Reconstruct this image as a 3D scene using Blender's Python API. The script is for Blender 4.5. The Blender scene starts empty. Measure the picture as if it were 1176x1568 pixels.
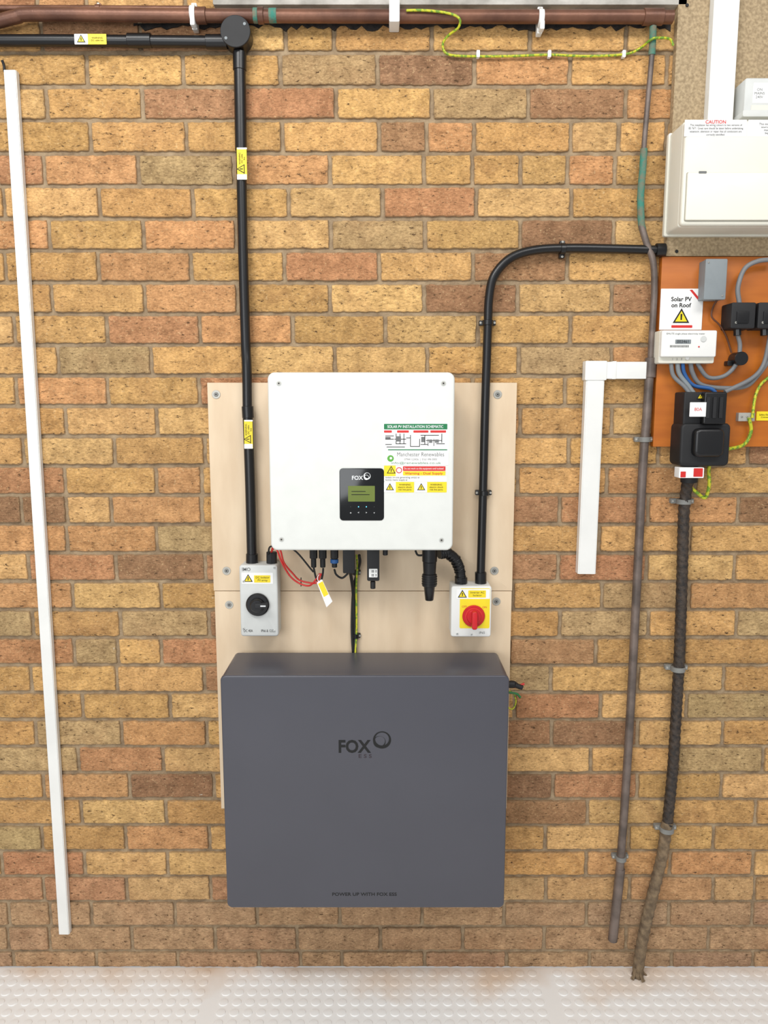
import bpy, bmesh, math, random
from mathutils import Vector, Matrix
random.seed(7)
S=bpy.context.scene
# ---------------- camera model (used as a survey of real positions on the wall) -----------
F=1178.0; P=math.radians(8.0); D=1.912; H=1.53
def W(u,v,d=0.0):
    vx=u-588.0; vy=784.0-v
    yc=vy*math.sin(P)+F*math.cos(P); zc=vy*math.cos(P)-F*math.sin(P)
    t=(D-d)/yc
    return Vector((vx*t,-d,H+zc*t))
def R(u0,v0,u1,v1,d):
    vm=(v0+v1)/2
    return (W(u0,vm,d).x,W(u1,vm,d).x,W(588,v1,d).z,W(588,v0,d).z)
def lin(c):
    c=c/255.0
    return c/12.92 if c<=0.04045 else ((c+0.055)/1.055)**2.4
def L(rgb): return (lin(rgb[0]),lin(rgb[1]),lin(rgb[2]),1)
# ---------------- materials -----------------
def M(name,rgb,rough=.5,metal=0,var=.08,vs=25,bump=0,bs=250,rgb2=None,lo=.35,hi=.65,stretch=None,emit=0):
    m=bpy.data.materials.new(name); m.use_nodes=True
    n=m.node_tree.nodes; l=m.node_tree.links; b=n['Principled BSDF']
    tc=n.new('ShaderNodeTexCoord'); no=n.new('ShaderNodeTexNoise'); no.inputs['Scale'].default_value=vs; no.inputs['Detail'].default_value=6
    src=tc.outputs['Object']
    if stretch:
        mp=n.new('ShaderNodeMapping'); mp.inputs['Scale'].default_value=stretch; l.new(src,mp.inputs[0]); src=mp.outputs[0]
    l.new(src,no.inputs['Vector'])
    cr=n.new('ShaderNodeValToRGB'); l.new(no.outputs['Fac'],cr.inputs[0])
    c=L(rgb); c2=L(rgb2) if rgb2 else None
    cr.color_ramp.elements[0].position=lo; cr.color_ramp.elements[1].position=hi
    if c2: a,bb=c,c2
    else:
        a=tuple(x*(1-var) for x in c[:3])+(1,); bb=tuple(min(1,x*(1+var)) for x in c[:3])+(1,)
    cr.color_ramp.elements[0].color=a; cr.color_ramp.elements[1].color=bb
    l.new(cr.outputs[0],b.inputs['Base Color'])
    b.inputs['Roughness'].default_value=rough; b.inputs['Metallic'].default_value=metal
    if bump:
        n2=n.new('ShaderNodeTexNoise'); n2.inputs['Scale'].default_value=bs; n2.inputs['Detail'].default_value=4; l.new(src,n2.inputs['Vector'])
        bp=n.new('ShaderNodeBump'); bp.inputs['Strength'].default_value=bump; bp.inputs['Distance'].default_value=.002
        l.new(n2.outputs['Fac'],bp.inputs['Height']); l.new(bp.outputs[0],b.inputs['Normal'])
    if emit:
        l.new(cr.outputs[0],b.inputs['Emission Color']); b.inputs['Emission Strength'].default_value=emit
    return m
white=M('white_powdercoat',(222,224,219),.42,var=.02,bump=.08,bs=900)
whitepl=M('white_pvc',(230,230,226),.35,var=.04,vs=8)
cream=M('cream_plastic',(224,221,207),.4,var=.03,vs=6)
cream2=M('cream_plastic_flap',(231,228,214),.35,var=.02,vs=6)
creamd=M('cream_painted_shade',(150,146,132),.6)  # darker cream, gap shade put into the colour
greypl=M('light_grey_plastic',(205,207,204),.45,var=.04)
midgrey=M('mid_grey_plastic',(128,135,138),.5,var=.06)
black=M('black_pvc',(17,17,19),.34,var=.2,vs=10)
blackm=M('black_matte',(24,24,26),.6,var=.2)
glassblk=M('black_gloss_panel',(16,18,20),.12,var=.05)
lcd=M('lcd_green',(96,110,38),.3,var=.05,emit=.15)
slate=M('slate_paint',(73,73,81),.33,var=.03,vs=5,bump=.05,bs=1200)
slated=M('slate_dark',(52,52,58),.5)
ply=M('birch_ply',(213,189,158),.6,rgb2=(224,202,172),vs=5,stretch=(4,1,1),bump=.05)
chip=M('chipboard',(146,126,96),.8,rgb2=(182,160,126),vs=160,bump=.4,bs=220)
orange=M('varnished_ply',(164,86,18),.38,rgb2=(194,110,30),vs=5,stretch=(1,1,6),lo=.25,hi=.75)
copper=M('old_copper_paint',(92,60,46),.42,metal=.35,rgb2=(126,86,66),vs=14,bump=.2,bs=150)
verd=M('verdigris',(58,128,112),.8,rgb2=(120,112,92),vs=70,lo=.35,hi=.7,bump=.5)
pipegr=M('painted_pipe_grey',(88,78,72),.45,rgb2=(122,108,100),vs=22,bump=.2,metal=.2)
rope=M('bitumen_cable',(34,30,28),.6,rgb2=(72,60,50),vs=90,bump=.8,bs=400)
ropeb=M('jute_cable',(96,80,62),.85,rgb2=(134,114,88),vs=60,bump=.8,bs=300)
steel=M('zinc_steel',(176,174,166),.45,metal=.25,var=.1)
clipgr=M('grey_clip',(128,128,124),.55,var=.15)
yellow=M('yellow_label',(238,214,36),.45,var=.03)
wlabel=M('white_label',(238,238,236),.45,var=.02)
green=M('green_label',(24,120,72),.5,var=.05)
redl=M('red_label',(208,44,40),.45,var=.05)
redp=M('red_plastic',(196,28,36),.35,var=.08)
redw=M('red_wire',(200,40,36),.4,var=.08)
blackink=M('black_ink',(14,14,14),.7)
greyink=M('grey_ink',(110,112,112),.6)
whiteink=M('white_ink',(225,228,228),.5)
bluel=M('blue_led',(90,200,240),.4,emit=1.2)
blue=M('blue_cable',(40,90,150),.5)
brownc=M('brown_cable',(92,56,38),.5)
greyc=M('grey_cable',(120,122,124),.5,var=.08)
concrete=M('concrete',(150,146,138),.9,rgb2=(196,192,184),vs=18,bump=.7,bs=90)
tar=M('bitumen_felt',(22,20,20),.8,rgb2=(52,46,42),vs=60,bump=.8)
earth=M('earth_green_yellow',(112,150,44),.4,rgb2=(196,196,44),vs=120,lo=.44,hi=.52)
# ---------------- mesh helpers --------------
class G:
    def __init__(s,name):
        s.e=bpy.data.objects.new(name,None); S.collection.objects.link(s.e); s.e.empty_display_size=.05; s.k=[]
groups=[]
def newG(name):
    g=G(name); groups.append(g); return g
def obj(g,name,verts,faces,mat,smooth=True,ang=35):
    me=bpy.data.meshes.new(name); me.from_pydata([tuple(v) for v in verts],[],faces)
    me.materials.append(mat)
    bm=bmesh.new(); bm.from_mesh(me); bmesh.ops.recalc_face_normals(bm,faces=bm.faces); bm.to_mesh(me); bm.free()
    if smooth:
        me.shade_smooth()
        me.set_sharp_from_angle(angle=math.radians(ang))
    o=bpy.data.objects.new(name,me); S.collection.objects.link(o)
    if g: o.parent=g.e; g.k.append(o)
    return o
def rr(x0,x1,z0,z1,r,n=5):
    pts=[]
    r=max(1e-5,min(r,(x1-x0)/2*.999,(z1-z0)/2*.999))
    for cx,cz,a0 in ((x1-r,z1-r,0),(x0+r,z1-r,90),(x0+r,z0+r,180),(x1-r,z0+r,270)):
        for i in range(n):
            a=math.radians(a0+90*i/(n-1)); pts.append((cx+r*math.cos(a),cz+r*math.sin(a)))
    return pts
def rb(g,name,b,d0,d1,mat,r=.001,bev=.0006,n=5,bs=3):
    x0,x1,z0,z1=b
    rings=[(d0,0)]
    if bev>0:
        for i in range(bs+1):
            a=math.pi/2*i/bs; rings.append((d1-bev+bev*math.sin(a),bev*(1-math.cos(a))))
    else: rings.append((d1,0))
    V=[];Fc=[];N=4*n
    for d,i in rings:
        for p in rr(x0+i,x1-i,z0+i,z1-i,max(r-i,r*.15),n): V.append((p[0],-d,p[1]))
    for k in range(len(rings)-1):
        for j in range(N):
            a=k*N+j;b2=k*N+(j+1)%N; Fc.append((a,b2,b2+N,a+N))
    Fc.append(tuple(range(N))); Fc.append(tuple(range((len(rings)-1)*N,len(rings)*N)))
    return obj(g,name,V,Fc,mat)
def poly(g,name,pts,d0,d1,mat):
    N=len(pts);V=[(p[0],-d0,p[1]) for p in pts]+[(p[0],-d1,p[1]) for p in pts]
    Fc=[tuple(range(N)),tuple(range(N,2*N))]+[(i,(i+1)%N,(i+1)%N+N,i+N) for i in range(N)]
    return obj(g,name,V,Fc,mat,smooth=True,ang=30)
def cyl(g,name,p0,p1,r0,mat,r1=None,n=24,bev=.0008):
    p0=Vector(p0);p1=Vector(p1);r1=r0 if r1 is None else r1
    ax=(p1-p0);Ln=ax.length;ax.normalize()
    t=Vector((0,0,1)) if abs(ax.z)<.9 else Vector((1,0,0)); u=ax.cross(t).normalized(); w=ax.cross(u)
    b=min(bev,Ln*.3,r0*.4)
    prof=[(0,r0-b),(b,r0),(Ln-b,r1),(Ln,r1-b)]
    V=[];Fc=[]
    for s,r in prof:
        for j in range(n):
            a=2*math.pi*j/n; V.append(p0+ax*s+(u*math.cos(a)+w*math.sin(a))*r)
    for k in range(3):
        for j in range(n):
            a=k*n+j;c=k*n+(j+1)%n; Fc.append((a,c,c+n,a+n))
    Fc.append(tuple(range(n)));Fc.append(tuple(range(3*n,4*n)))
    return obj(g,name,V,Fc,mat,ang=40)
def tube(g,name,pts,r,mat,n=14,sub=8,twist=0,amp=.0,lobes=3,close=True):
    P0=[Vector(p) for p in pts]; C=[]
    if len(P0)==2: 
        C=[P0[0].lerp(P0[1],i/ (sub*(6 if twist else 1))) for i in range(sub*(6 if twist else 1)+1)]
    else:
        E=[P0[0]*2-P0[1]]+P0+[P0[-1]*2-P0[-2]]
        for i in range(1,len(E)-2):
            a,b,c,d=E[i-1:i+3]
            for k in range(sub):
                t=k/sub; C.append(.5*((2*b)+(c-a)*t+(2*a-5*b+4*c-d)*t*t+(3*b-a-3*c+d)*t**3))
        C.append(P0[-1])
    V=[];Fc=[];u=None;s=0
    for i,c in enumerate(C):
        T=(C[min(i+1,len(C)-1)]-C[max(i-1,0)]).normalized()
        if u is None:
            t=Vector((0,1,0)) if abs(T.y)<.9 else Vector((1,0,0)); u=T.cross(t).normalized()
        else: u=(u-T*u.dot(T)).normalized(); s+=(c-C[i-1]).length
        w=T.cross(u)
        rad=r if not callable(r) else r(i/(len(C)-1))
        for j in range(n):
            a=2*math.pi*j/n; q=rad*(1+amp*math.sin(lobes*a+s*twist)); V.append(c+(u*math.cos(a)+w*math.sin(a))*q)
    for i in range(len(C)-1):
        for j in range(n):
            a=i*n+j;b=i*n+(j+1)%n; Fc.append((a,b,b+n,a+n))
    Fc.append(tuple(range(n)));Fc.append(tuple(range(len(V)-n,len(V))))
    return obj(g,name,V,Fc,mat,ang=60)
def text(g,name,s,u,v,d,hpx,mat,bold=0,align='CENTER',rot=0,wpx=None):
    """text centred at surveyed point; hpx = cap height in survey px"""
    c=W(u,v,d); k=(W(u,v,d)-W(u,v+1,d)).length
    cu=bpy.data.curves.new('t','FONT'); cu.body=s; cu.align_x=align; cu.align_y='CENTER'; cu.size=hpx*k/.70; cu.resolution_u=3
    cu.offset=bold*hpx*k
    o=bpy.data.objects.new('t',cu); S.collection.objects.link(o); bpy.context.view_layer.update()
    me=bpy.data.meshes.new_from_object(o.evaluated_get(bpy.context.evaluated_depsgraph_get()))
    bpy.data.objects.remove(o)
    xs=[q.co.x for q in me.vertices]
    sc=1
    if wpx and xs: sc=wpx*k/(max(xs)-min(xs))
    ca,sa=math.cos(rot),math.sin(rot)
    for q in me.vertices:
        X,Y=q.co.x*sc,q.co.y; X,Y=X*ca-Y*sa,X*sa+Y*ca
        q.co=Vector((c.x+X,-d-.0003,c.z+Y))
    me.materials.clear(); me.materials.append(mat); me.name=name
    ob=bpy.data.objects.new(name,me); S.collection.objects.link(ob); ob.parent=g.e; g.k.append(ob)
    return ob
def lab(g,name,u0,v0,u1,v1,d,mat,th=.0004,r=.001):
    return rb(g,name,R(u0,v0,u1,v1,d),d-.0002,d+th,mat,r=r,bev=0,n=3)
def tri(g,name,u,v,d,h,rot=0):
    """warning triangle (h px)"""
    c=W(u,v,d);k=(W(u,v,d)-W(u,v+1,d)).length;q=h*k
    def t(s): 
        o=[]
        for a in (90,210,330):
            a=math.radians(a)+rot; o.append((c.x+s*q*.6*math.cos(a),c.z+s*q*.6*math.sin(a)-0*q))
        return o
    poly(g,name+'_border',t(1),d,d+.0004,blackink); poly(g,name+'_fill',t(.72),d+.0003,d+.0007,yellow)
    bw=q*.045
    ca,sa=math.cos(rot),math.sin(rot)
    pts=[(-bw,-.12*q),(bw,-.12*q),(bw*1.2,.25*q),(-bw*1.2,.25*q)]
    poly(g,name+'_bolt',[(c.x+a*ca-b*sa,c.z+a*sa+b*ca) for a,b in pts],d+.0006,d+.0009,blackink)
def screw(g,name,u,v,d,r,mat=steel):
    c=W(u,v,d); cyl(g,name,c,c+Vector((0,-.0022,0)),r,mat,r1=r*.9,n=20)
    cyl(g,name+'_recess',c+Vector((0,-.0018,0)),c+Vector((0,-.0025,0)),r*.35,blackm,n=6,bev=0.0001)
def saddle(g,name,c,r,mat,horiz=False):
    """pipe saddle clip: strap ring, base block to the wall and screw lugs"""
    c=Vector(c); ax=Vector((1,0,0)) if horiz else Vector((0,0,1)); sd=Vector((0,0,1)) if horiz else Vector((1,0,0))
    cyl(g,name+'_strap',c-ax*.006,c+ax*.006,r*1.22,mat,n=20)
    dd=-c.y
    if dd>.004:
        b=(c.x-.006,c.x+.006,c.z-r*1.9,c.z+r*1.9) if horiz else (c.x-r*1.9,c.x+r*1.9,c.z-.006,c.z+.006)
        rb(g,name+'_base',b,max(0,dd-r-.012),dd-r*.55,mat,r=.002)
        for q in (-1,1):
            p=c+sd*(r*1.6*q); p.y=-(dd-r*.55); cyl(g,name+'_screw_%d'%(q+1),p,p+Vector((0,-.002,0)),.003,steel,n=10)
# ======================== WALL ============================
def brick_material():
    m=bpy.data.materials.new('brick_buff'); m.use_nodes=True
    n=m.node_tree.nodes; l=m.node_tree.links; b=n['Principled BSDF']; b.inputs['Roughness'].default_value=.88
    b.inputs['Specular IOR Level'].default_value=.25
    def nd(t,**k):
        q=n.new(t)
        for a,v in k.items(): setattr(q,a,v)
        return q
    tc=nd('ShaderNodeTexCoord')
    at=nd('ShaderNodeAttribute',attribute_name='bcol'); ed=nd('ShaderNodeAttribute',attribute_name='edge')
    def noise(sc,det=5,vec=None,rough=.6):
        q=nd('ShaderNodeTexNoise'); q.inputs['Scale'].default_value=sc; q.inputs['Detail'].default_value=det; q.inputs['Roughness'].default_value=rough
        l.new(vec or tc.outputs['Object'],q.inputs['Vector']); return q.outputs['Fac']
    def ramp(x,a,b_,ca=(0,0,0,1),cb=(1,1,1,1)):
        q=nd('ShaderNodeValToRGB'); q.color_ramp.elements[0].position=a; q.color_ramp.elements[1].position=b_
        q.color_ramp.elements[0].color=ca; q.color_ramp.elements[1].color=cb; l.new(x,q.inputs[0]); return q.outputs[0]
    def mix(f,a,b_,bt='MIX'):
        q=nd('ShaderNodeMix',data_type='RGBA',blend_type=bt)
        if isinstance(f,(int,float)): q.inputs[0].default_value=f
        else: l.new(f,q.inputs[0])
        for i,x in ((6,a),(7,b_)):
            if isinstance(x,tuple): q.inputs[i].default_value=x
            else: l.new(x,q.inputs[i])
        return q.outputs[2]
    mp=nd('ShaderNodeMapping'); mp.inputs['Scale'].default_value=(1,1,2.2); l.new(tc.outputs['Object'],mp.inputs[0])
    n1=noise(26,8); n2=noise(130,7,mp.outputs[0],.7); n3=noise(62,6,mp.outputs[0],.75); n4=noise(8,4); n5=noise(420,3); n6=noise(210,4); n7=noise(17,5)
    col=mix(.8,at.outputs['Color'],ramp(n1,.3,.72,(.60,.56,.52,1),(1.34,1.34,1.32,1)),'MULTIPLY')
    col=mix(.85,col,ramp(n2,.32,.68,(.58,.55,.51,1),(1.36,1.37,1.38,1)),'MULTIPLY')
    col=mix(ramp(n4,.50,.72,cb=(.22,.22,.22,1)),col,L((176,126,88)))
    col=mix(ramp(n6,.60,.70,cb=(.55,.55,.55,1)),col,L((216,186,140)))
    pits=ramp(n3,.36,.40,(1,1,1,1),(0,0,0,1))
    col=mix(pits,col,L((82,60,40)))
    col=mix(ramp(n7,.735,.745,cb=(.7,.7,.7,1)),col,L((214,200,180)))
    ma=nd('ShaderNodeMath',operation='ADD'); l.new(ed.outputs['Fac'],ma.inputs[0]); 
    sm=noise(48,5); mm=nd('ShaderNodeMath',operation='MULTIPLY'); l.new(sm,mm.inputs[0]); mm.inputs[1].default_value=1.5; l.new(mm.outputs[0],ma.inputs[1])
    mr=nd('ShaderNodeMapRange'); l.new(ma.outputs[0],mr.inputs[0]); mr.inputs[1].default_value=1.38; mr.inputs[2].default_value=1.7; mr.inputs[4].default_value=.5
    col=mix(mr.outputs[0],col,L((150,126,96)))
    l.new(col,b.inputs['Base Color'])
    h1=mix(.5,ramp(n3,.33,.46),n2); h2=mix(.35,h1,n5)
    bp=nd('ShaderNodeBump'); bp.inputs['Strength'].default_value=.65; bp.inputs['Distance'].default_value=.0035; l.new(h2,bp.inputs['Height'])
    l.new(bp.outputs[0],b.inputs['Normal'])
    return m
def mortar_material():
    m=bpy.data.materials.new('mortar'); m.use_nodes=True
    n=m.node_tree.nodes; l=m.node_tree.links; b=n['Principled BSDF']; b.inputs['Roughness'].default_value=.95
    tc=n.new('ShaderNodeTexCoord'); no=n.new('ShaderNodeTexNoise'); no.inputs['Scale'].default_value=40; no.inputs['Detail'].default_value=8; l.new(tc.outputs['Object'],no.inputs['Vector'])
    cr=n.new('ShaderNodeValToRGB'); l.new(no.outputs['Fac'],cr.inputs[0]); cr.color_ramp.elements[0].position=.3; cr.color_ramp.elements[1].position=.7
    cr.color_ramp.elements[0].color=L((128,108,84)); cr.color_ramp.elements[1].color=L((172,150,120))
    l.new(cr.outputs[0],b.inputs['Base Color'])
    n2=n.new('ShaderNodeTexNoise'); n2.inputs['Scale'].default_value=180; n2.inputs['Detail'].default_value=6; l.new(tc.outputs['Object'],n2.inputs['Vector'])
    bp=n.new('ShaderNodeBump'); bp.inputs['Strength'].default_value=.7; bp.inputs['Distance'].default_value=.004; l.new(n2.outputs['Fac'],bp.inputs['Height']); l.new(bp.outputs[0],b.inputs['Normal'])
    return m
PAL=[((200,158,102),28),((207,167,112),20),((192,150,96),20),((194,146,100),13),((184,134,96),8),((166,126,92),6),((152,116,86),3),((178,150,108),8)]
def pick(dust):
    t=random.uniform(0,sum(w for _,w in PAL))
    for c,w in PAL:
        t-=w
        if t<=0: break
    j=random.uniform(.95,1.04); c=[min(255,x*j*random.uniform(.99,1.01)) for x in c]
    if dust: c=[x*(1-dust)+y*dust for x,y in zip(c,(168,138,112))]
    return L(c)
def build_wall():
    V=[];Fc=[];fm=[];vc=[];ve=[]
    X0,X1=-1.7,1.7; Z0=2.226; PIT=.0738; YS=.0026
    for k in range(-7,31):
        zc=Z0-PIT*k
        ph=(.104 if k%2==0 else .2165)+random.uniform(-.012,.012)
        x=ph-.225*8; gap=.0095
        while x<X1:
            wdt=.225+random.uniform(-.003,.003)
            segs=[(x,x+wdt)]
            if random.random()<.06: segs=[(x,x+wdt/2),(x+wdt/2,x+wdt)]
            for a,bq in segs:
                x0=a+gap/2;x1=bq-gap/2
                z0=zc-PIT/2+gap/2; z1=zc+PIT/2-gap/2
                if z1<.01 or x1>X1 or x0<X0: continue
                z0=max(z0,0.002)
                off=random.uniform(-.0012,.0015); tl=random.uniform(-.0014,.0014)
                dust=0
                if zc<.19: dust=.75
                elif zc<.27: dust=.3
                col=pick(dust)
                pts=[]
                nx=max(4,int((x1-x0)/.009)); nz=6
                def J(s=.0012): return random.uniform(-s,s)
                cr=.0015
                for i in range(nx): 
                    t=i/nx; pts.append((x0+(x1-x0)*t+(cr if i==0 else 0),z0+J()+(cr*.2 if i==0 else 0)+tl*t))
                for i in range(nz):
                    t=i/nz; pts.append((x1+J(),z0+(z1-z0)*t+(cr if i==0 else 0)))
                for i in range(nx):
                    t=i/nx; pts.append((x1-(x1-x0)*t-(cr if i==0 else 0),z1+J()+tl*(1-t)))
                for i in range(nz):
                    t=i/nz; pts.append((x0+J(),z1-(z1-z0)*t-(cr if i==0 else 0)))
                N=len(pts); base=len(V); cx=(x0+x1)/2; cz=(z0+z1)/2; hx=(x1-x0)/2; hz=(z1-z0)/2
                for ins,y,e in ((-.0003,.010,1),(0,.0012,1),(.0009,.0001,.85),(.003,-.0004,.55),(.012,-.0006,0)):
                    for px,pz in pts:
                        sx=1-ins/hx; sz=1-ins/hz
                        V.append((cx+(px-cx)*sx,y-off+YS,cz+(pz-cz)*sz)); ve.append(e); vc.append(col)
                for q in range(4):
                    for j in range(N):
                        a2=base+q*N+j;b2=base+q*N+(j+1)%N; Fc.append((a2,b2,b2+N,a2+N)); fm.append(0)
                Fc.append(tuple(range(base+4*N,base+5*N))); fm.append(0)
            x+=wdt
    b=len(V); y0,y1=.0046+YS,.12
    zt=Z0+PIT*7.5
    for xx in (X0,X1):
        for yy in (y0,y1):
            for zz in (0,zt): V.append((xx,yy,zz)); ve.append(0); vc.append((.3,.2,.1,1))
    for f in ((0,1,5,4),(2,6,7,3),(0,2,3,1),(4,5,7,6),(1,3,7,5),(0,4,6,2)): Fc.append(tuple(b+i for i in f)); fm.append(1)
    me=bpy.data.meshes.new('wall_back'); me.from_pydata(V,[],Fc)
    me.materials.append(brick_material()); me.materials.append(mortar_material())
    me.polygons.foreach_set('material_index',fm)
    a=me.attributes.new('bcol','FLOAT_COLOR','POINT'); a.data.foreach_set('color',[q for c in vc for q in c])
    a=me.attributes.new('edge','FLOAT','POINT'); a.data.foreach_set('value',ve)
    bm=bmesh.new(); bm.from_mesh(me); bmesh.ops.recalc_face_normals(bm,faces=bm.faces); bm.to_mesh(me); bm.free()
    me.shade_smooth(); me.set_sharp_from_angle(angle=math.radians(50))
    o=bpy.data.objects.new('wall_back',me); S.collection.objects.link(o)
build_wall()
# ======================== FLOOR ============================
def build_floor():
    m=bpy.data.materials.new('studded_rubber'); m.use_nodes=True
    n=m.node_tree.nodes; l=m.node_tree.links; b=n['Principled BSDF']; b.inputs['Roughness'].default_value=.5
    tc=n.new('ShaderNodeTexCoord'); no=n.new('ShaderNodeTexNoise'); no.inputs['Scale'].default_value=5; no.inputs['Detail'].default_value=8; l.new(tc.outputs['Object'],no.inputs['Vector'])
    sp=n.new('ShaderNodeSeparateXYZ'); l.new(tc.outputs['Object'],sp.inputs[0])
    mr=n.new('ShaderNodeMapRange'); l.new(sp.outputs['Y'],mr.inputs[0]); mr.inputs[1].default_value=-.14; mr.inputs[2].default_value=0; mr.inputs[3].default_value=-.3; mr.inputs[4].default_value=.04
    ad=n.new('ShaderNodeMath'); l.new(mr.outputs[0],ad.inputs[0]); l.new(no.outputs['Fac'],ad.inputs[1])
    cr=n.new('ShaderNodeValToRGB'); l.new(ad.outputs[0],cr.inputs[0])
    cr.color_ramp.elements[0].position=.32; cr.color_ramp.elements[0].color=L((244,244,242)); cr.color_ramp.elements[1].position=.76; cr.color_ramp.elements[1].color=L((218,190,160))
    l.new(cr.outputs[0],b.inputs['Base Color'])
    V=[];Fc=[]
    x0,x1,y0,y1=-1.7,1.7,-2.6,.003
    V+= [(x0,y0,0),(x1,y0,0),(x1,y1,0),(x0,y1,0),(x0,y0,-.03),(x1,y0,-.03),(x1,y1,-.03),(x0,y1,-.03)]
    Fc+=[(0,1,2,3),(4,7,6,5),(0,4,5,1),(1,5,6,2),(2,6,7,3),(3,7,4,0)]
    pit=.034; j=0; y=-.02
    while y>-1.0:
        i=0; x=-1.4
        while x<1.4:
            ts=(x+.457)%.885
            if ts>.012 and ts<.873:
                bq=len(V)
                for r,z in ((.0125,0),(.0112,.0016),(.0095,.0019)):
                    for q in range(14):
                        a=2*math.pi*q/14; V.append((x+r*math.cos(a),y+r*math.sin(a),z))
                for s in range(2):
                    for q in range(14):
                        a=bq+s*14+q;c=bq+s*14+(q+1)%14; Fc.append((a,c,c+14,a+14))
                Fc.append(tuple(range(bq+28,bq+42)))
            x+=pit
        y-=pit; j+=1
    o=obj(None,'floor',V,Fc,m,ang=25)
build_floor()
# ======================== LINTEL / top ============================
b=R(325,-60,1040,7,.02); 
rb(None,'concrete_lintel',(b[0],b[1]+.02,b[2],b[2]+.12),-.002,.02,concrete,r=.003)
def bitumen():
    V=[];Fc=[]
    xs=[W(205+i*8.3,45,0).x for i in range(100)]
    zt=W(588,36,0).z
    for i,x in enumerate(xs):
        h=random.uniform(.002,.011) if random.random()>.3 else random.uniform(.010,.018)
        V+= [(x,-.0015,zt),(x,-.0015,zt-h),(x,.004,zt-h),(x,.004,zt)]
    for i in range(len(xs)-1):
        for q in range(4):
            a=i*4+q;c=i*4+(q+1)%4; Fc.append((a,c,c+4,a+4))
    Fc+= [(0,1,2,3),tuple(len(V)-4+q for q in range(4))]
    obj(None,'bitumen_damp_course',V,Fc,tar,smooth=False)
bitumen()
# ======================== COPPER PIPE (top) ============================
g=newG('copper_pipe')
tube(g,'pipe',[W(-60,38,.03),W(-10,34,.03),W(25,26,.03),W(60,22,.03),W(300,24,.03),W(600,25,.03),W(1030,26,.03)],.0145,copper,sub=6)
for i,(u0,u1) in enumerate(((300,316),(395,404))): cyl(g,'coupling_%d'%i,W(u0,24,.03),W(u1,24,.03),.0175,copper)
cyl(g,'verdigris_band_0',W(388,24,.03),W(396,24,.03),.0158,verd); cyl(g,'verdigris_band_1',W(412,24,.03),W(424,24,.03),.0152,verd)
cyl(g,'tee_socket',W(985,26,.03),W(1015,26,.03),.0175,copper)
for i,(u,v) in enumerate(((296,22),(828,28))):
    c=W(u,v,.03); saddle(g,'clip_%d'%i,c,.0148,whitepl,True)
    rb(g,'clip_tail_%d'%i,(c.x-.004,c.x+.006,c.z-.030,c.z-.012),.03,.048,whitepl,r=.002)
rb(g,'bracket',R(596,-8,612,33,.05),.0,.05,whitepl,r=.003)
g=newG('copper_pipe')
tube(g,'pipe',[W(-60,13,.012),W(60,13,.012),W(300,14,.012)],.007,copper)
saddle(g,'clip',W(150,13,.012),.007,copper,True)
g=newG('supply_pipe')
tube(g,'green_upper',[W(1000,28,.03),W(1000,60,.022),W(996,110,.018),W(988,200,.018),W(985,240,.018)],.0062,pipegr)
tube(g,'verdigris_length',[W(1000,40,.026),W(999,70,.021),W(998,84,.019)],.0078,verd)
tube(g,'verdigris_middle',[W(986,228,.018),W(984,262,.018),W(981,300,.018),W(982,340,.018),W(984,352,.018)],.0082,verd)
tube(g,'bent_length',[W(982,345,.018),W(990,372,.022),W(1000,400,.024),W(1002,440,.02),W(999,500,.018),W(996,555,.018)],.0078,pipegr)
tube(g,'lower_length',[W(996,550,.018),W(990,640,.018),W(984,720,.018),W(975,900,.018),W(963,1130,.018),W(950,1320,.018),W(938,1440,.018)],.0108,pipegr)
cyl(g,'coupling',W(997,548,.018),W(995,578,.018),.0135,pipegr)
for i,(u,v) in enumerate(((987,673),(951,1314))):
    saddle(g,'clip_%d'%i,W(u,v,.018),.0115,clipgr)
cyl(g,'lower_sleeve',W(950,1330,.018),W(938,1440,.018),.0125,pipegr)
# ======================== SURFACE CONDUIT (left) ============================
def warn(g,name,u0,v0,u1,v1,d,vert=False):
    lab(g,name+'_base',u0,v0,u1,v1,d,yellow)
    if vert:
        q=(v1-v0)*.3; lab(g,name+'_white',u0,v0,u1,v0+q*.18,d+.0003,wlabel); lab(g,name+'_tail',u0,v1-q*.55,u1,v1,d+.0003,wlabel)
        tri(g,name+'_tri',(u0+u1)/2,v1-q*1.1,d+.0005,(u1-u0)*.95,rot=math.pi/2)
        text(g,name+'_text','WARNING\nDC cable\nlive',(u0+u1)/2,v0+(v1-v0)*.34,d+.0006,2.6,blackink,rot=math.pi/2)
    else:
        q=(u1-u0)*.42; lab(g,name+'_white',u0,v0,u0+q,v1,d+.0003,wlabel); tri(g,name+'_tri',u0+q*.5,(v0+v1)/2+1,d+.0005,(v1-v0)*.85)
        text(g,name+'_text','WARNING\nDC cable live',(u0+q+u1)/2,(v0+v1)/2,d+.0006,2.6,blackink)
g=newG('cable_conduit')
tube(g,'horizontal_run',[W(-80,62,.02),W(100,62,.02),W(352,64,.02)],.0125,black,n=20)
cyl(g,'coupler',W(196,62,.02),W(232,62,.02),.0152,black)
cyl(g,'spout_side',W(316,64,.02),W(348,64,.02),.0155,black)
c=W(366,62,0); cyl(g,'junction_box',c,c+Vector((0,-.042,0)),.033,black,n=40,bev=.003)
cyl(g,'junction_lid',c+Vector((0,-.04,0)),c+Vector((0,-.046,0)),.034,blackm,n=40,bev=.001)
for i,a in enumerate((0,180)):
    q=c+Vector((.026*math.cos(math.radians(a+35)),-.046,.026*math.sin(math.radians(a+35)))); cyl(g,'lid_screw_%d'%i,q,q+Vector((0,-.001,0)),.0035,midgrey,n=10)
cyl(g,'spout_down',W(367,80,.02),W(367,108,.02),.0155,black)
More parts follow.
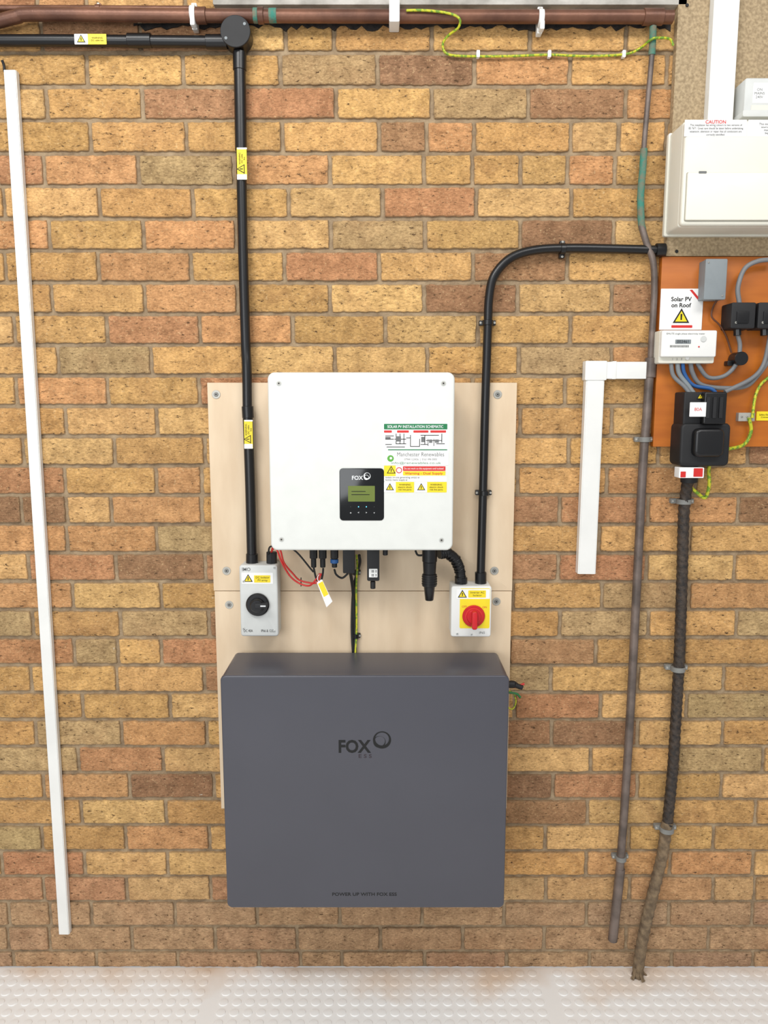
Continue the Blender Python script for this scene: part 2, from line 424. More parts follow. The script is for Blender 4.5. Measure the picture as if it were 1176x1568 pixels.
tube(g,'riser_top',[W(367,100,.02),W(368,160,.02),W(369,230,.02)],.0138,black,n=20)
tube(g,'riser',[W(369,225,.02),W(372,380,.021),W(376,520,.024),W(378,565,.030),W(379,640,.033)],.0118,black,n=20)
tube(g,'riser_low',[W(379,628,.034),W(383,740,.036),W(386,862,.040)],.0125,black,n=20)
cyl(g,'low_coupler',W(379,622,.034),W(380,640,.034),.0142,black)
cyl(g,'gland',W(386,848,.04),W(386,865,.04),.0150,black)
warn(g,'label_a',114,52,163,68,.0335); warn(g,'label_b',363,226,378,275,.0335,True); warn(g,'label_c',374,643,387,687,.0485,True)
g=newG('plastic_trunking')
def strip(g,name,pts,w,d0,d1,mat):
    (u0,v0),(u1,v1)=pts; a=W(u0,v0,d1);b=W(u1,v1,d1)
    dx=(b-a).normalized(); s=Vector((dx.z,0,-dx.x))*w/2
    q=[a+s,a-s,b-s,b+s]; 
    me=poly(g,name,[(p.x,p.z) for p in q],d0,d1-.002,mat)
    s2=s*.88
    q=[a+s2,a-s2,b-s2,b+s2]; poly(g,name+'_lid',[(p.x,p.z) for p in q],d1-.002,d1,mat)
strip(g,'run',((14.5,107),(98,1431)),.0285,0,.016,whitepl)
tube(g,'cable_stub',[W(7,110,.008),W(6,100,.008),W(3,92,.012)],.003,blackm)
g=newG('trunking_elbow')
strip(g,'vertical',((913,553),(898.5,879)),.0445,0,.025,whitepl)
b=R(928,554,990,580,.025); rb(g,'horizontal',b,0,.025,whitepl,r=.001)
b=R(896.5,552.5,932,582,.028); rb(g,'corner_cover',(b[0],b[1]-.004,b[2],b[3]),0,.027,whitepl,r=.002)
b=R(938,553,944,580.5,.027); rb(g,'joint',b,0,.0265,whitepl,r=.0005)
# ======================== BACKING BOARDS ============================
g=newG('plywood_backboard')
x0=(W(317,586,.014).x+W(338,1238,.014).x)/2; x1=(W(791,586,.014).x+W(777,1236,.014).x)/2
zt=W(588,586,.014).z; zm=W(588,905,.014).z; zb=W(588,1238,.014).z
rb(g,'upper_sheet',(x0,x1,zm+.0008,zt),0,.014,ply,r=.001,bev=.0004)
rb(g,'lower_sheet',(x0+.002,x1-.001,zb,zm-.0008),0,.0145,ply,r=.001,bev=.0004)
for i,(u,v) in enumerate(((331,604),(762,604),(347,874),(757,874),(351,926),(760,921))):
    c=W(u,v,.014); cyl(g,'washer_%d'%i,c,c+Vector((0,-.0016,0)),.0105,steel,n=28); screw(g,'screw_%d'%i,u,v,.0155,.0055,clipgr)
# ======================== INVERTER ============================
g=newG('solar_inverter')
DF=.165
xi0,xi1,zi0,zi1=R(412,570,695,843,DF)
rb(g,'mounting_plate',(xi0+.05,xi1-.05,zi0+.05,zi1-.05),.0142,.03,steel,r=.004)
rb(g,'heatsink_body',(xi0+.006,xi1-.006,zi0+.006,zi1-.006),.03,DF-.03,greypl,r=.012,bev=.002)
rb(g,'front_cover',(xi0,xi1,zi0,zi1),DF-.045,DF,white,r=.016,bev=.005,n=9,bs=5)
for i,(u,v) in enumerate(((427,587),(679,587),(431,826),(676,827))):
    c=W(u,v,DF); cyl(g,'screw_cup_%d'%i,c+Vector((0,.001,0)),c+Vector((0,-.0008,0)),.0062,greypl,n=24,bev=.0003); cyl(g,'cover_screw_%d'%i,c+Vector((0,.001,0)),c+Vector((0,-.0018,0)),.0042,steel,n=20,bev=.0003); cyl(g,'cover_hex_%d'%i,c,c+Vector((0,-.0021,0)),.002,blackm,n=6,bev=.0001)
d=DF
rb(g,'display_panel',R(520,717,588,797,d),d-.001,d+.0015,glassblk,r=.008,bev=.0008)
lab(g,'lcd_window',533,744,574,768,d+.0015,lcd); lab(g,'lcd_text_bar',538,752,560,753,d+.0019,glassblk,.0002); lab(g,'lcd_text_bar_low',538,757,566,758,d+.0019,glassblk,.0002)
text(g,'display_logo','FOX',547,732,d+.0015,6,whiteink,bold=.03)
def ring(g,name,u,v,d,ro,ri,ox,oz,mat,sx=1.0):
    c=W(u,v,d);V=[];Fc=[];n=40;k=(W(u,v,d)-W(u,v+1,d)).length
    for i in range(n):
        a=2*math.pi*i/n
        V.append((c.x+ro*k*math.cos(a)*sx,-d-.0004,c.z+ro*k*math.sin(a))); V.append((c.x+ox*k+ri*k*math.cos(a)*sx,-d-.0004,c.z+oz*k+ri*k*math.sin(a)))
    for i in range(n):
        a=2*i;b=2*((i+1)%n); Fc.append((a,b,b+1,a+1))
    o=obj(g,name,V,Fc,mat,smooth=False)
ring(g,'display_logo_ring',562,729,d+.0015,5.4,4.0,.5,.7,whiteink); ring(g,'display_logo_ring_inner',561,731,d+.0016,3.9,3.1,.2,.2,whiteink)
for i in range(4): 
    c=W(537+i*12,776,d+.0015); cyl(g,'led_%d'%i,c,c+Vector((0,-.0004,0)),.0013 if i in(1,2) else .0006,bluel if i in(1,2) else greyink,n=10,bev=.0001)
    text(g,'key_%d'%i,('o','<','>','v')[i],537+i*12,785,d+.0015,3,whiteink)
lab(g,'schematic_sheet',585,646,687,712,d,wlabel); lab(g,'schematic_header',588,649,685,657.5,d+.0004,green)
text(g,'schematic_title','SOLAR PV INSTALLATION SCHEMATIC',636,653.5,d+.0008,4.2,whiteink,bold=.03,wpx=86)
for i,(a,b_) in enumerate(((588,600),(608,626),(633,656),(659,683))):
    lab(g,'diagram_tag_%d'%i,a,659,b_,662.5,d+.0005,redl,.0003)
lines=[(590,667,603,668),(590,672,603,673),(590,680,600,681),(606,664,607,680),(612,664,613,680),(618,664,619,680),(604,672,622,673),(606,679,622,680),(622,670,628,671),(628,666,629,683),(628,683,642,684),(642,672,643,684),(650,666,651,681),(644,666,672,667),(652,674,676,675),(644,680,655,681),(655,672,655.8,683),(664,672,664.8,683),(676,664,677,678),(592,684,620,685),(668,679,681,680)]
for i,q in enumerate(lines): lab(g,'diagram_line_%d'%i,*q,d+.0005,blackink,.0003,r=.0001)
for i,q in enumerate([(606,668,614,676),(645,669,650,677),(657,673,662,678),(666,673,672,678),(590,669,598,672)]): lab(g,'diagram_box_%d'%i,*q,d+.0006,greyink,.0003,r=.0001)
lab(g,'company_rule',594,688,685,689.5,d+.0005,green,.0003)
lab(g,'company_strip',594,690,687,712,d+.0003,wlabel)
ring(g,'company_logo',598,702,d+.0007,5,2,.5,.5,M('leaf_green',(90,165,60),.5))
text(g,'company_name','Manchester Renewables',644,696,d+.0006,6.2,greyink,wpx=72)
text(g,'company_phone','07944 123456  |  0161 496 0000',644,703.5,d+.0006,3,greyink,wpx=50)
text(g,'company_web','info@renewables.co.uk',637,709,d+.0006,3.2,green,wpx=76)
lab(g,'warn_a',588,713,606,729,d+.0001,yellow); tri(g,'warn_a_tri',599,721,d+.0005,13)
lab(g,'warn_strip',606,713,682,729,d+.0001,wlabel); ring(g,'prohibit',611,720,d+.0006,4.6,3.4,0,0,redl)
lab(g,'warn_red',617,714,682,721,d+.0006,redl); lab(g,'warn_yel',617,721.5,682,728,d+.0006,yellow)
text(g,'warn_red_text','Do not work on this equipment until isolated',649,717.5,d+.001,3,wlabel,wpx=60); text(g,'warn_yel_text','Warning - Dual Supply',649,725,d+.001,3.2,redl,bold=.02,wpx=58)
lab(g,'notice_strip',588,729.5,684,737,d+.0001,wlabel); text(g,'notice_text','Isolate on-site generating unit(s) at\nIsolate mains supply at',590,733,d+.0006,2.6,blackink,align='LEFT')
for i,(a,b_) in enumerate(((588,634),(636,684))):
    lab(g,'warn_low_%d'%i,a,738,b_,754,d+.0001,yellow); lab(g,'warn_low_white_%d'%i,a,738,a+18,754,d+.0003,wlabel); tri(g,'warn_low_tri_%d'%i,a+9,747,d+.0007,12)
    text(g,'warn_low_text_%d'%i,'WARNING\nelectric shock\nrisk live parts',a+32,746,d+.0006,2.6,blackink)
for i,u in enumerate((480,494,512)):
    a=W(u,840,.09);b=a-Vector((0,0,.024)); cyl(g,'mc4_nut_%d'%i,a,b,.0095,blackm,n=8); cyl(g,'mc4_body_%d'%i,b,b-Vector((0,0,.022)),.0065,blackm,n=12)
cyl(g,'blue_ring',W(512,856,.09),W(512,862,.09),.0098,blue)
b=R(525,843,543,878,.09); rb(g,'comms_cover',(b[0],b[1],b[2],zi0+.004),.06,.09,blackm,r=.003)
b=R(564,866,579,886,.10); rb(g,'wifi_dongle',(b[0]-.003,b[1]+.003,b[2]-.006,zi0+.004),.075,.10,blackm,r=.004)
lab(g,'dongle_code',565,871,578,884,.1002,wlabel)
for i in range(5):
    for j in range(5):
        if (i*7+j*j*3+i*j)%3: lab(g,'qr_%d_%d'%(i,j),567+i*2,873+j*2,568.6+i*2,874.6+j*2,.1006,greyink,.0002,r=.0001)
a=W(571,890,.09); cyl(g,'dongle_tail',a,a-Vector((0,0,.018)),.0062,blackm)
a=W(658,838,.10); cyl(g,'ac_nut',a,a-Vector((0,0,.035)),.018,black,n=12)
b=a-Vector((0,0,.035)); cyl(g,'ac_collar',b,b-Vector((0,0,.030)),.0165,black,r1=.015,n=20); b2=b-Vector((0,0,.03)); cyl(g,'ac_nut_low',b2,b2-Vector((0,0,.03)),.0178,black,n=12); b3=b2-Vector((0,0,.03)); cyl(g,'ac_tail',b3,b3-Vector((0,0,.035)),.0135,black,r1=.010)
for i,z in enumerate((.006,.012,.018,.024)): cyl(g,'ac_rib_%d'%i,b2-Vector((0,0,z-.001)),b2-Vector((0,0,z+.001)),.0188,black,n=20,bev=.0002)
tube(g,'tail_wire',[W(636,843,.08),W(640,850,.08),W(650,850,.09)],.0025,blackm)
cyl(g,'small_gland',W(590,840,.09),W(590,850,.09),.006,blackm)
g=newG('flexible_conduit')
pt=[W(672,848,.08),W(684,846,.07),W(697,856,.06),W(704,872,.05),W(706,897,.045)]
tube(g,'corrugated_tube',pt,.0125,black,twist=0,n=16,sub=12)
for i in range(1,14):
    t=i/14*(len(pt)-1);k=int(t);q=pt[k].lerp(pt[min(k+1,len(pt)-1)],t-k); dr=(pt[min(k+1,len(pt)-1)]-pt[k]).normalized(); cyl(g,'rib_%d'%i,q-dr*.0016,q+dr*.0016,.0142,black,n=16)
cyl(g,'gland_nut',W(706,884,.045),W(706,899,.045),.0155,black,n=8)
g=newG('cable_conduit')
tube(g,'run',[W(1012,383,.02),W(940,381,.02),W(870,380,.02),W(818,383,.02),W(782,395,.02),W(757,422,.02),W(749,455,.02),W(747,500,.02),W(745,560,.026),W(743,620,.033),W(740,740,.034),W(736,885,.042)],.0105,black,n=18,sub=10)
for i,(u,v,h) in enumerate(((862,381,1),(747,494,0),(741,755,0))): saddle(g,'clip_%d'%i,W(u,v,.02 if v<600 else .034),.0105,black,bool(h))
cyl(g,'gland',W(736,876,.042),W(736,898,.042),.0145,black,n=10); cyl(g,'end_cap',W(1004,383,.02),W(1018,383,.02),.0155,black)
# ======================== ISOLATORS ============================
g=newG('dc_isolator_switch')
d=.07; b=R(368,866,425,974,d); rb(g,'base_box',b,.0142,.045,greypl,r=.006,bev=.001); rb(g,'lid',(b[0]-.001,b[1]+.001,b[2]-.001,b[3]+.001),.046,d,greypl,r=.007,bev=.004)
lab(g,'warning_label',370,877,418,894,d,wlabel,r=.001); lab(g,'warning_yellow',389,881,414,892,d+.0004,yellow); tri(g,'warning_tri',380,887,d+.0005,13); text(g,'warning_text','DC Isolator\nPV array',402,886.5,d+.0008,3,blackink)
text(g,'brand','IMO',377,872,d+.0002,5,greyink,bold=.02); text(g,'rating','DC 40A           IP66 & 12.8',396,966,d+.0002,4,blackink,wpx=44)
c=W(395,925,d); cyl(g,'dial',c,c+Vector((0,-.010,0)),.0285,black,n=48,bev=.003); cyl(g,'dial_hub',c+Vector((0,-.01,0)),c+Vector((0,-.022,0)),.018,black,r1=.016,n=36,bev=.002)
rb(g,'handle',(c.x-.004,c.x+.026,c.z-.005,c.z+.008),d+.008,d+.026,blackm,r=.003,bev=.001); rb(g,'pointer',(c.x+.010,c.x+.023,c.z+.0003,c.z+.0033),d+.025,d+.0266,whiteink,r=.0005,bev=0)
for i,(u,v) in enumerate(((373,890),(420,869),(373,962),(420,966))): screw(g,'lid_screw_%d'%i,u,v,d,.0032,greypl)
cyl(g,'entry_gland',W(416,845,.045),W(416,866,.045),.013,blackm,n=8)
g=newG('ac_isolator_switch')
d=.075; b=R(691,898,752,975,d); rb(g,'base_box',b,.0142,.045,whitepl,r=.005,bev=.001); rb(g,'lid',(b[0]-.0005,b[1]+.0005,b[2]-.0005,b[3]+.0005),.046,d,whitepl,r=.006,bev=.003)
lab(g,'yellow_plate',704,901,750,962,d,yellow,r=.003); lab(g,'warning_label',699,902,750,917,d+.0004,wlabel); lab(g,'warning_yellow',717,904,744,915,d+.0008,yellow); tri(g,'warning_tri',708,911,d+.001,13); text(g,'warning_text','Inverter AC\nIsolator',731,909.5,d+.0011,3,blackink)
c=W(725,943,d); cyl(g,'ring',c,c+Vector((0,-.006,0)),.0275,redp,n=48,bev=.002); cyl(g,'ring_face',c+Vector((0,-.006,0)),c+Vector((0,-.008,0)),.022,redl,n=48); cyl(g,'knob',c+Vector((0,-.007,0)),c+Vector((0,-.014,0)),.018,redp,n=36,bev=.002)
rb(g,'handle',(c.x-.0065,c.x+.0065,c.z-.027,c.z+.017),d+.008,d+.030,redp,r=.005,bev=.002)
text(g,'off','OFF',711,929,d+.0004,3,redl); text(g,'on','ON',742,930,d+.0004,3,redl); text(g,'rating','IP65',738,969,d+.0002,3.5,greyink)
screw(g,'lid_screw_0',700,970,d,.003,greypl); screw(g,'lid_screw_1',722,971,d,.0028,greypl)
# ======================== WIRES ============================
g=newG('solar_cable')
for i in range(2):
    o=i*5
    tube(g,'red_%d'%i,[W(415-i*2,850,.05),W(418+o*.5,838,.06),W(424+o,842,.07),W(432+o*.6,862,.07),W(444+o,882-i*3,.07),W(458,893-o,.08),W(472,897-o,.085),W(480+o,892,.09),W(490+i*2,878,.09)],.0022,redw,n=10)
tube(g,'black_0',[W(411,852,.05),W(413,838,.07),W(425,837,.08),W(450,842,.08),W(480,876,.09)],.0022,blackm,n=10)
tube(g,'black_1',[W(480,868,.09),W(484,885,.09),W(490,893,.08),W(494,880,.09),W(495,870,.09)],.0025,blackm,n=10)
tube(g,'black_2',[W(512,872,.09),W(515,880,.085),W(524,885,.08),W(533,878,.08)],.0025,blackm,n=10)
cyl(g,'cable_tie',W(461,888,.07)+Vector((0,0,.006)),W(461,898,.07),.0012,blackm)
tg=[W(485,892,.1),W(493,887,.1),W(509,921,.1),W(500,930,.1)]
poly(g,'tag',[(p.x,p.z) for p in tg],.0995,.1,wlabel); tg=[W(487,894,.1),W(494,890,.1),W(503,910,.1),W(496,914,.1)]
poly(g,'tag_yellow',[(p.x,p.z) for p in tg],.0999,.1004,yellow)
tube(g,'tag_tie',[W(489,893,.1),W(486,885,.095),W(490,878,.09)],.001,wlabel,n=8)
g=newG('battery_cable')
tube(g,'black_lead',[W(535,872,.075),W(538,885,.05),W(541,910,.025),W(543,960,.02),W(544,1003,.028)],.0042,blackm)
tube(g,'black_lead_1',[W(550,850,.075),W(551,862,.06),W(546,880,.03),W(541,905,.02),W(539,960,.02),W(541,1003,.026)],.0036,blackm)
tube(g,'earth_lead',[W(546,850,.075),W(547,870,.05),W(545.5,900,.026),W(546,960,.026),W(544,1003,.035)],.0024,earth)
for i,v in enumerate((877,974)): saddle(g,'clip_%d'%i,W(545,v,.024),.006,black)
# ======================== BATTERY ============================
g=newG('storage_battery')
d=.205
x0b,x1b,z0b,z1b=R(341,1035,776,1390,d)
x0b=(W(339,1060,d).x+W(347,1370,d).x)/2; x1b=(W(780,1060,d).x+W(771,1370,d).x)/2
rb(g,'mounting_frame',(x0b+.06,x1b-.06,z0b+.06,z1b-.04),.0147,.04,slated,r=.004)
rb(g,'rear_case',(x0b,x1b,z0b,z1b),.038,d-.012,slate,r=.012,bev=.0005,n=8)
rb(g,'front_cover',(x0b-.0008,x1b+.0008,z0b-.0008,z1b+.0008),d-.0115,d,slate,r=.013,bev=.004,n=8,bs=5)
text(g,'logo_text','FOX',542,1144,d,18.5,blackink,bold=.045,wpx=47)
ring(g,'logo_ring',585,1133,d,13.2,10.0,0,1.5,blackink); ring(g,'logo_ring_inner',581,1136,d+.0002,9,7.6,.5,1.2,blackink)
text(g,'logo_sub','E S S',559,1158,d,5.5,M('dull_red_ink',(46,34,40),.6),wpx=19,bold=.02)
text(g,'slogan','POWER UP WITH FOX ESS',558,1369.5,d,4.8,blackink,bold=.03,wpx=91)
for i,(pts,m_) in enumerate((([(774,1045),(786,1044),(795,1050),(801,1052)],blackm),([(774,1050),(788,1052),(803,1047)],redw),([(775,1056),(786,1062),(790,1075),(784,1086),(774,1080)],earth),([(774,1060),(790,1062),(797,1068)],M('green_wire',(40,110,60),.5)))):
    tube(g,'side_wire_%d'%i,[W(u,v,.06+.006*i) for u,v in pts],.003 if i!=2 else .0018,m_,n=10)
cyl(g,'side_plug',W(772,1048,.07),W(788,1048,.07),.009,blackm); cyl(g,'side_plug_1',W(788,1049,.07),W(800,1053,.07),.006,blackm)
# ======================== RIGHT SIDE ============================
g=newG('chipboard_panel')
b=R(1037,-60,1300,392,.02); xl=(W(1037,0,.02).x+W(1022,392,.02).x)/2
rb(g,'sheet',(xl,1.25,b[2],b[3]),0,.02,chip,r=.001)
for i,(u,v) in enumerate(((1052,8),(1036,385))): screw(g,'screw_%d'%i,u,v,.0205,.004,blackm)
g=newG('plastic_trunking')
x0=(W(1091,0,.045).x+W(1087,180,.045).x)/2; x1=(W(1130,0,.045).x+W(1125,180,.045).x)/2
zb=W(1100,190,.045).z
rb(g,'body',(x0,x1,zb,2.58),.0202,.043,whitepl,r=.001); rb(g,'lid',(x0-.0005,x1+.0005,zb,2.5795),.04,.0455,whitepl,r=.002,bev=.0015)
g=newG('consumer_unit')
d=.12
fx0=W(1045,270,d).x; fzt=W(1045,183,d).z; fzb=W(1045,346,d).z
rb(g,'enclosure',(fx0,fx0+.42,fzb,fzt),.0202,d-.012,cream,r=.006,bev=.004)
rb(g,'front_shell',(fx0+.001,fx0+.419,fzb+.001,fzt-.001),d-.014,d,cream,r=.008,bev=.006)
rb(g,'back_flange',(fx0-.004,fx0+.424,fzb-.004,fzt+.001),.0202,.032,cream,r=.004)
q=R(1050,265,1300,338,d); rb(g,'flap_shade_outline',(q[0]-.0012,fx0+.4012,q[2]-.0012,q[3]+.0012),d-.001,d+.0004,creamd,r=.003,bev=0)  # solid darker plate, paints a shade line around the flap; no real gap
rb(g,'flap',(q[0],fx0+.40,q[2],q[3]),d-.001,d+.006,cream2,r=.003,bev=.002)
lab(g,'flap_catch',1070,262,1082,265.5,d+.0065,greyink)
lab(g,'caution_label',1048,183.5,1143,209,d,wlabel); lab(g,'caution_label_1',1145,183.5,1250,209,d,wlabel)
text(g,'caution_title','CAUTION',1096,187,d+.0005,5.2,redl,bold=.03)
text(g,'caution_text','This installation has wiring colours to two versions of\nBS 7671. Great care should be taken before undertaking\nextension, alteration or repair that all conductors are\ncorrectly identified.',1096,199,d+.0005,3.4,blackink,wpx=88)
text(g,'caution_text_1','This installation has an alternate\nsource of supply. Isolate the\nmains before any work\nbegins on the supply.',1190,197,d+.0005,3.2,blackink)
g=newG('wall_timer_box')
d=.075; q=R(1140,119,1215,178,d); rb(g,'case',q,.0202,d,greypl,r=.005,bev=.003); lab(g,'window',1153,127,1200,158,d,wlabel); text(g,'window_text','ON\nMAINS\n240V',1163,143,d+.0005,4,greyink)
rb(g,'lower_lip',(q[0]-.003,q[1]+.003,q[2]-.002,q[2]+.012),.0202,d+.004,greypl,r=.003)
lab(g,'window_2',1150,161,1200,174,d+.0005,cream)
g=newG('meter_board')
d=.02; xl=(W(1013,392,d).x+W(1001,684,d).x)/2
b=R(1010,393,1300,684,d); rb(g,'sheet',(xl,1.25,b[2],b[3]),0,d,orange,r=.001)
g=newG('grey_switch_box')
q=R(1080,397,1112,458,.06); rb(g,'box',q,.0202,.05,midgrey,r=.002); rb(g,'lid',(q[0]-.001,q[1]+.001,q[2]-.001,q[3]+.001),.05,.06,midgrey,r=.003,bev=.001)
screw(g,'screw_0',1085,402,.06,.002); screw(g,'screw_1',1106,453,.06,.002)
g=newG('warning_sign')
d=.0205; rb(g,'plate',R(1011,442,1076,505,d+.002),.0202,.0225,wlabel,r=.001,bev=.0003); d=.0225
text(g,'title','Solar PV\non Roof',1043,463,d+.0002,6.5,blackink,bold=.03)
cc=[W(1056,444,d),W(1060,443.5,d),W(1072,458,d),W(1070,461,d)]; poly(g,'flash',[(p.x,p.z) for p in cc],d,d+.0004,redl)
tri(g,'triangle',1043,487,d+.0002,25); lab(g,'caption',1028,498,1060,502,d,redl)
g=newG('generation_meter')
d=.07; q=R(1012,505,1098,556,d); rb(g,'case',q,.0202,d-.012,cream,r=.004,bev=.002); rb(g,'face',(q[0]+.001,q[1]-.001,q[2]+.014,q[3]-.001),d-.014,d,whitepl,r=.004,bev=.003)
lab(g,'display',1034,520,1058,526.5,d,midgrey); text(g,'digits','003461',1046,523.3,d+.0005,4.5,blackink)
text(g,'name','EMLITE single phase electricity meter',1050,511,d+.0002,2.6,greyink,wpx=60)
for i in range(14): lab(g,'barcode_%d'%i,1026+i*2.1,528.5,1027+i*2.1,532,d,blackink,.0003,r=.0001)
c=W(1077,519,d); cyl(g,'port',c,c+Vector((0,-.002,0)),.007,greypl); c=W(1070,531,d); cyl(g,'led',c,c+Vector((0,-.002,0)),.0018,redl)
text(g,'terms','1    2    3    4',1040,550,d-.010,3,greyink); c=W(1052,548,d-.012); cyl(g,'seal_screw',c,c+Vector((0,-.004,0)),.005,whitepl)
g=newG('cable_terminal_block')
d=.075
for i,(u0,u1) in enumerate(((1120,1157),(1161,1200))):
    q=R(u0,463,u1,503,d); rb(g,'block_%d'%i,q,.0202,d,blackm,r=.004,bev=.002); rb(g,'plate_%d'%i,(q[0]+.012,q[1]-.016,q[2]+.012,q[3]-.02),d-.002,d+.003,black,r=.002)
    screw(g,'screw_%d'%i,u0+7,494,d,.003); cyl(g,'gland_%d'%i,W(u0+9,503,.05),W(u0+9,514,.05),.009,black,n=8)
g=newG('meter_tails')
gc=[([(1132,464,.05),(1130,440,.05),(1140,412,.045),(1160,400,.045),(1185,397,.045)],.0055,greyc),
([(1128,508,.05),(1133,530,.045),(1128,556,.045),(1110,575,.04),(1085,578,.04),(1070,560,.045),(1068,552,.045)],.005,greyc),
([(1100,457,.04),(1092,470,.03),(1090,485,.03),(1102,498,.03),(1112,515,.03),(1120,540,.03)],.002,brownc),
([(1057,552,.05),(1060,570,.04),(1072,588,.035),(1100,594,.035),(1140,592,.035),(1160,575,.035),(1180,548,.035)],.0055,greyc),
([(1045,552,.05),(1048,572,.045),(1062,590,.045),(1090,596,.05),(1100,610,.05)],.0045,blue),
([(1037,552,.05),(1040,572,.045),(1055,592,.05),(1066,608,.055)],.0055,midgrey),
([(1027,552,.05),(1031,575,.045),(1048,592,.05),(1058,606,.055)],.005,greyc),
([(1180,505,.045),(1176,530,.045),(1168,560,.045),(1150,580,.05),(1110,600,.06)],.005,greyc)]
for i,(p,r_,m_) in enumerate(gc): tube(g,'tail_%d'%i,[W(*q) for q in p],r_,m_,n=12)
c=W(1127,550,.03); cyl(g,'ring_clip',c+Vector((0,.008,0)),c+Vector((0,-.03,0)),.016,black,n=24); rb(g,'ring_clip_lug',(c.x-.024,c.x-.008,c.z-.016,c.z-.004),.0202,.04,black,r=.003)
g=newG('service_cutout')
d=.10; q=R(1052,600,1116,652,d); rb(g,'fuse_carrier',q,.0202,d-.02,blackm,r=.004,bev=.003)
q2=R(1078,600,1113,650,d); rb(g,'carrier_front',q2,d-.025,d,black,r=.005,bev=.004)
for i in range(3): lab(g,'rib_%d'%i,1081+i*10,608,1086+i*10,640,d,blackm,.003)
q3=R(1042,648,1118,714,.085); rb(g,'lower_body',q3,.0202,.085,blackm,r=.012,bev=.006)
q4=R(1064,656,1110,700,.105); rb(g,'cable_cover',q4,.08,.105,black,r=.014,bev=.008)
lab(g,'tag_white',1056,616,1082,638,.101,wlabel); text(g,'tag_ink','80A',1069,627,.1015,5,redl)
tri(g,'danger',1072,608,.082,9)
cyl(g,'side_entry',W(1048,640,.05),W(1048,664,.05),.014,blackm,n=8); cyl(g,'side_nut',W(1043,684,.05),W(1043,700,.05),.010,steel,n=6)
q5=R(1040,716,1078,732,.09); rb(g,'seal_label',q5,.06,.09,wlabel,r=.002); lab(g,'seal_red',1062,717,1076,730,.09,redl); lab(g,'seal_red_1',1042,722,1050,731,.09,redl)
cyl(g,'outlet',W(1056,705,.055),W(1055,738,.05),.02,blackm)
g=newG('earth_terminal_block')
q=R(1131,632,1156,645,.035); rb(g,'bar',q,.0202,.035,steel,r=.001)
for i in range(3): screw(g,'screw_%d'%i,1136+i*8,638,.035,.0028)
lab(g,'earth_label',1158,630,1190,644,.021,yellow,.001); text(g,'earth_label_text','Safety Electrical\nConnection',1174,637,.0222,2.6,blackink)
tube(g,'earth_cable',[W(1152,640,.04),W(1156,610,.035),W(1164,590,.03),W(1180,575,.03)],.0035,earth)
tube(g,'earth_cable_low',[W(1147,640,.04),W(1150,660,.035),W(1140,680,.035),W(1118,687,.05),W(1098,690,.055),W(1086,715,.05),W(1086,742,.045),W(1080,762,.03),W(1068,755,.03),W(1056,745,.03)],.0042,earth)
g=newG('armoured_service_cable')
up=[(1055,730,.05),(1052,745,.035),(1047,790,.022),(1044,900,.022),(1040,1010,.022),(1035,1100,.022),(1030,1180,.022),(1022,1262,.022)]
tube(g,'bitumen_length',[W(*q) for q in up],.0135,rope,n=24,sub=40,twist=330,amp=.07,lobes=3)
lo=[(1022,1258,.022),(1014,1310,.022),(1002,1360,.022),(990,1410,.022),(982,1450,.024)]
pts=[W(*q) for q in lo]; e=Vector((W(976,1484,.028).x,-.03,.0)); pts+= [e]
tube(g,'jute_length',pts,.0145,ropeb,n=24,sub=30,twist=260,amp=.06,lobes=3)
for i,(u,v) in enumerate(((1047,768),(1038,1024),(1021,1270))): saddle(g,'clip_%d'%i,W(u,v,.022),.015,clipgr)
for i in range(5):
    a=i*1.3; tube(g,'frayed_strand_%d'%i,[e+Vector((.010*math.cos(a),-.01*abs(math.sin(a)),.03)),e+Vector((.016*math.cos(a),-.016*abs(math.sin(a)),.012)),e+Vector((.024*math.cos(a),-.026*abs(math.sin(a)),.003))],.0025,ropeb,n=8)
g=newG('earth_bonding_cable')
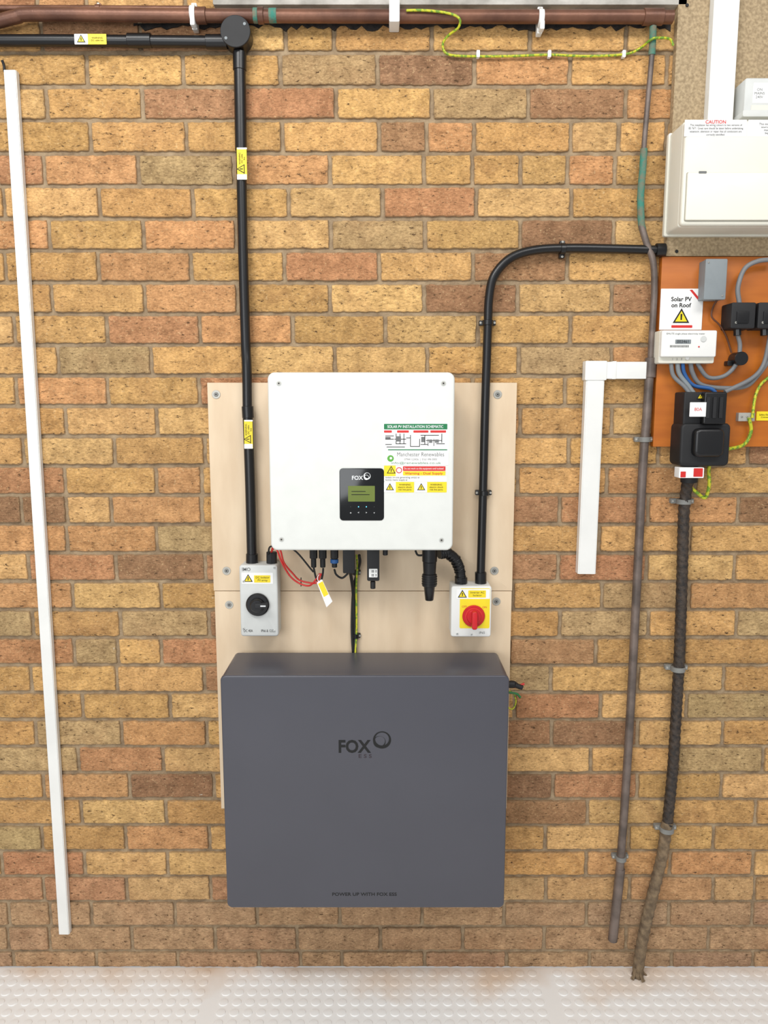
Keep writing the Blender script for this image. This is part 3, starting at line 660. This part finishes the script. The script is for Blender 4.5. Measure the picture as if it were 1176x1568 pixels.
tube(g,'cable',[W(622,16,.05),W(650,16,.05),W(685,20,.05),W(703,28,.05),W(702,42,.04),W(686,55,.02),W(678,68,.01),W(684,82,.006),W(710,86,.006),W(780,86,.006),W(841,84,.006),W(900,86,.006),W(957,83,.006),W(980,74,.01),W(998,60,.034),W(1012,58,.034),W(1026,60,.03),W(1031,70,.028)],.0028,earth,n=10,sub=10)
for i,u in enumerate((732,841,955)):
    c=W(u,84,.006); rb(g,'clip_%d'%i,(c.x-.004,c.x+.004,c.z-.0065,c.z+.009),0,.0105,whitepl,r=.002)
for g in groups:
    bpy.context.view_layer.update()
    mn=Vector((1e9,)*3);mx=Vector((-1e9,)*3)
    for k in g.k:
        for v in k.data.vertices:
            for i in range(3): mn[i]=min(mn[i],v.co[i]);mx[i]=max(mx[i],v.co[i])
    c=(mn+mx)/2; g.e.location=c
    for k in g.k: k.matrix_parent_inverse=Matrix.Translation(-c)
# ======================== LIGHT & CAMERA ============================
def area(name,loc,tgt,sx,sy,pw,col):
    la=bpy.data.lights.new(name,'AREA'); la.shape='RECTANGLE'; la.size=sx; la.size_y=sy; la.energy=pw; la.color=col
    o=bpy.data.objects.new(name,la); S.collection.objects.link(o); o.location=loc
    o.rotation_euler=(Vector(tgt)-Vector(loc)).to_track_quat('-Z','Y').to_euler()
area('ceiling_light_panel',(-.9,-1.9,3.3),(0,0,.9),1.3,.5,36,(1,.98,.95))
area('ceiling_light_panel.001',(1.0,-2.2,3.3),(0,0,.8),1.3,.6,30,(1,.98,.95))
area('window_daylight',(-1.5,-4.2,1.7),(0,0,.6),2.5,1.8,66,(.95,.98,1))
w=bpy.data.worlds.new('world'); S.world=w; w.use_nodes=True
w.node_tree.nodes['Background'].inputs[0].default_value=(.97,.98,1,1); w.node_tree.nodes['Background'].inputs[1].default_value=.45
cam=bpy.data.cameras.new('camera'); co=bpy.data.objects.new('camera',cam); S.collection.objects.link(co)
cam.sensor_fit='VERTICAL'; cam.sensor_height=24; cam.lens=F/1568*24; cam.clip_start=.05
co.location=(0,-D,H); co.rotation_euler=(math.radians(90)-P,0,0)
S.camera=co
S.view_settings.view_transform='Standard'; S.view_settings.look='None'; S.view_settings.exposure=0
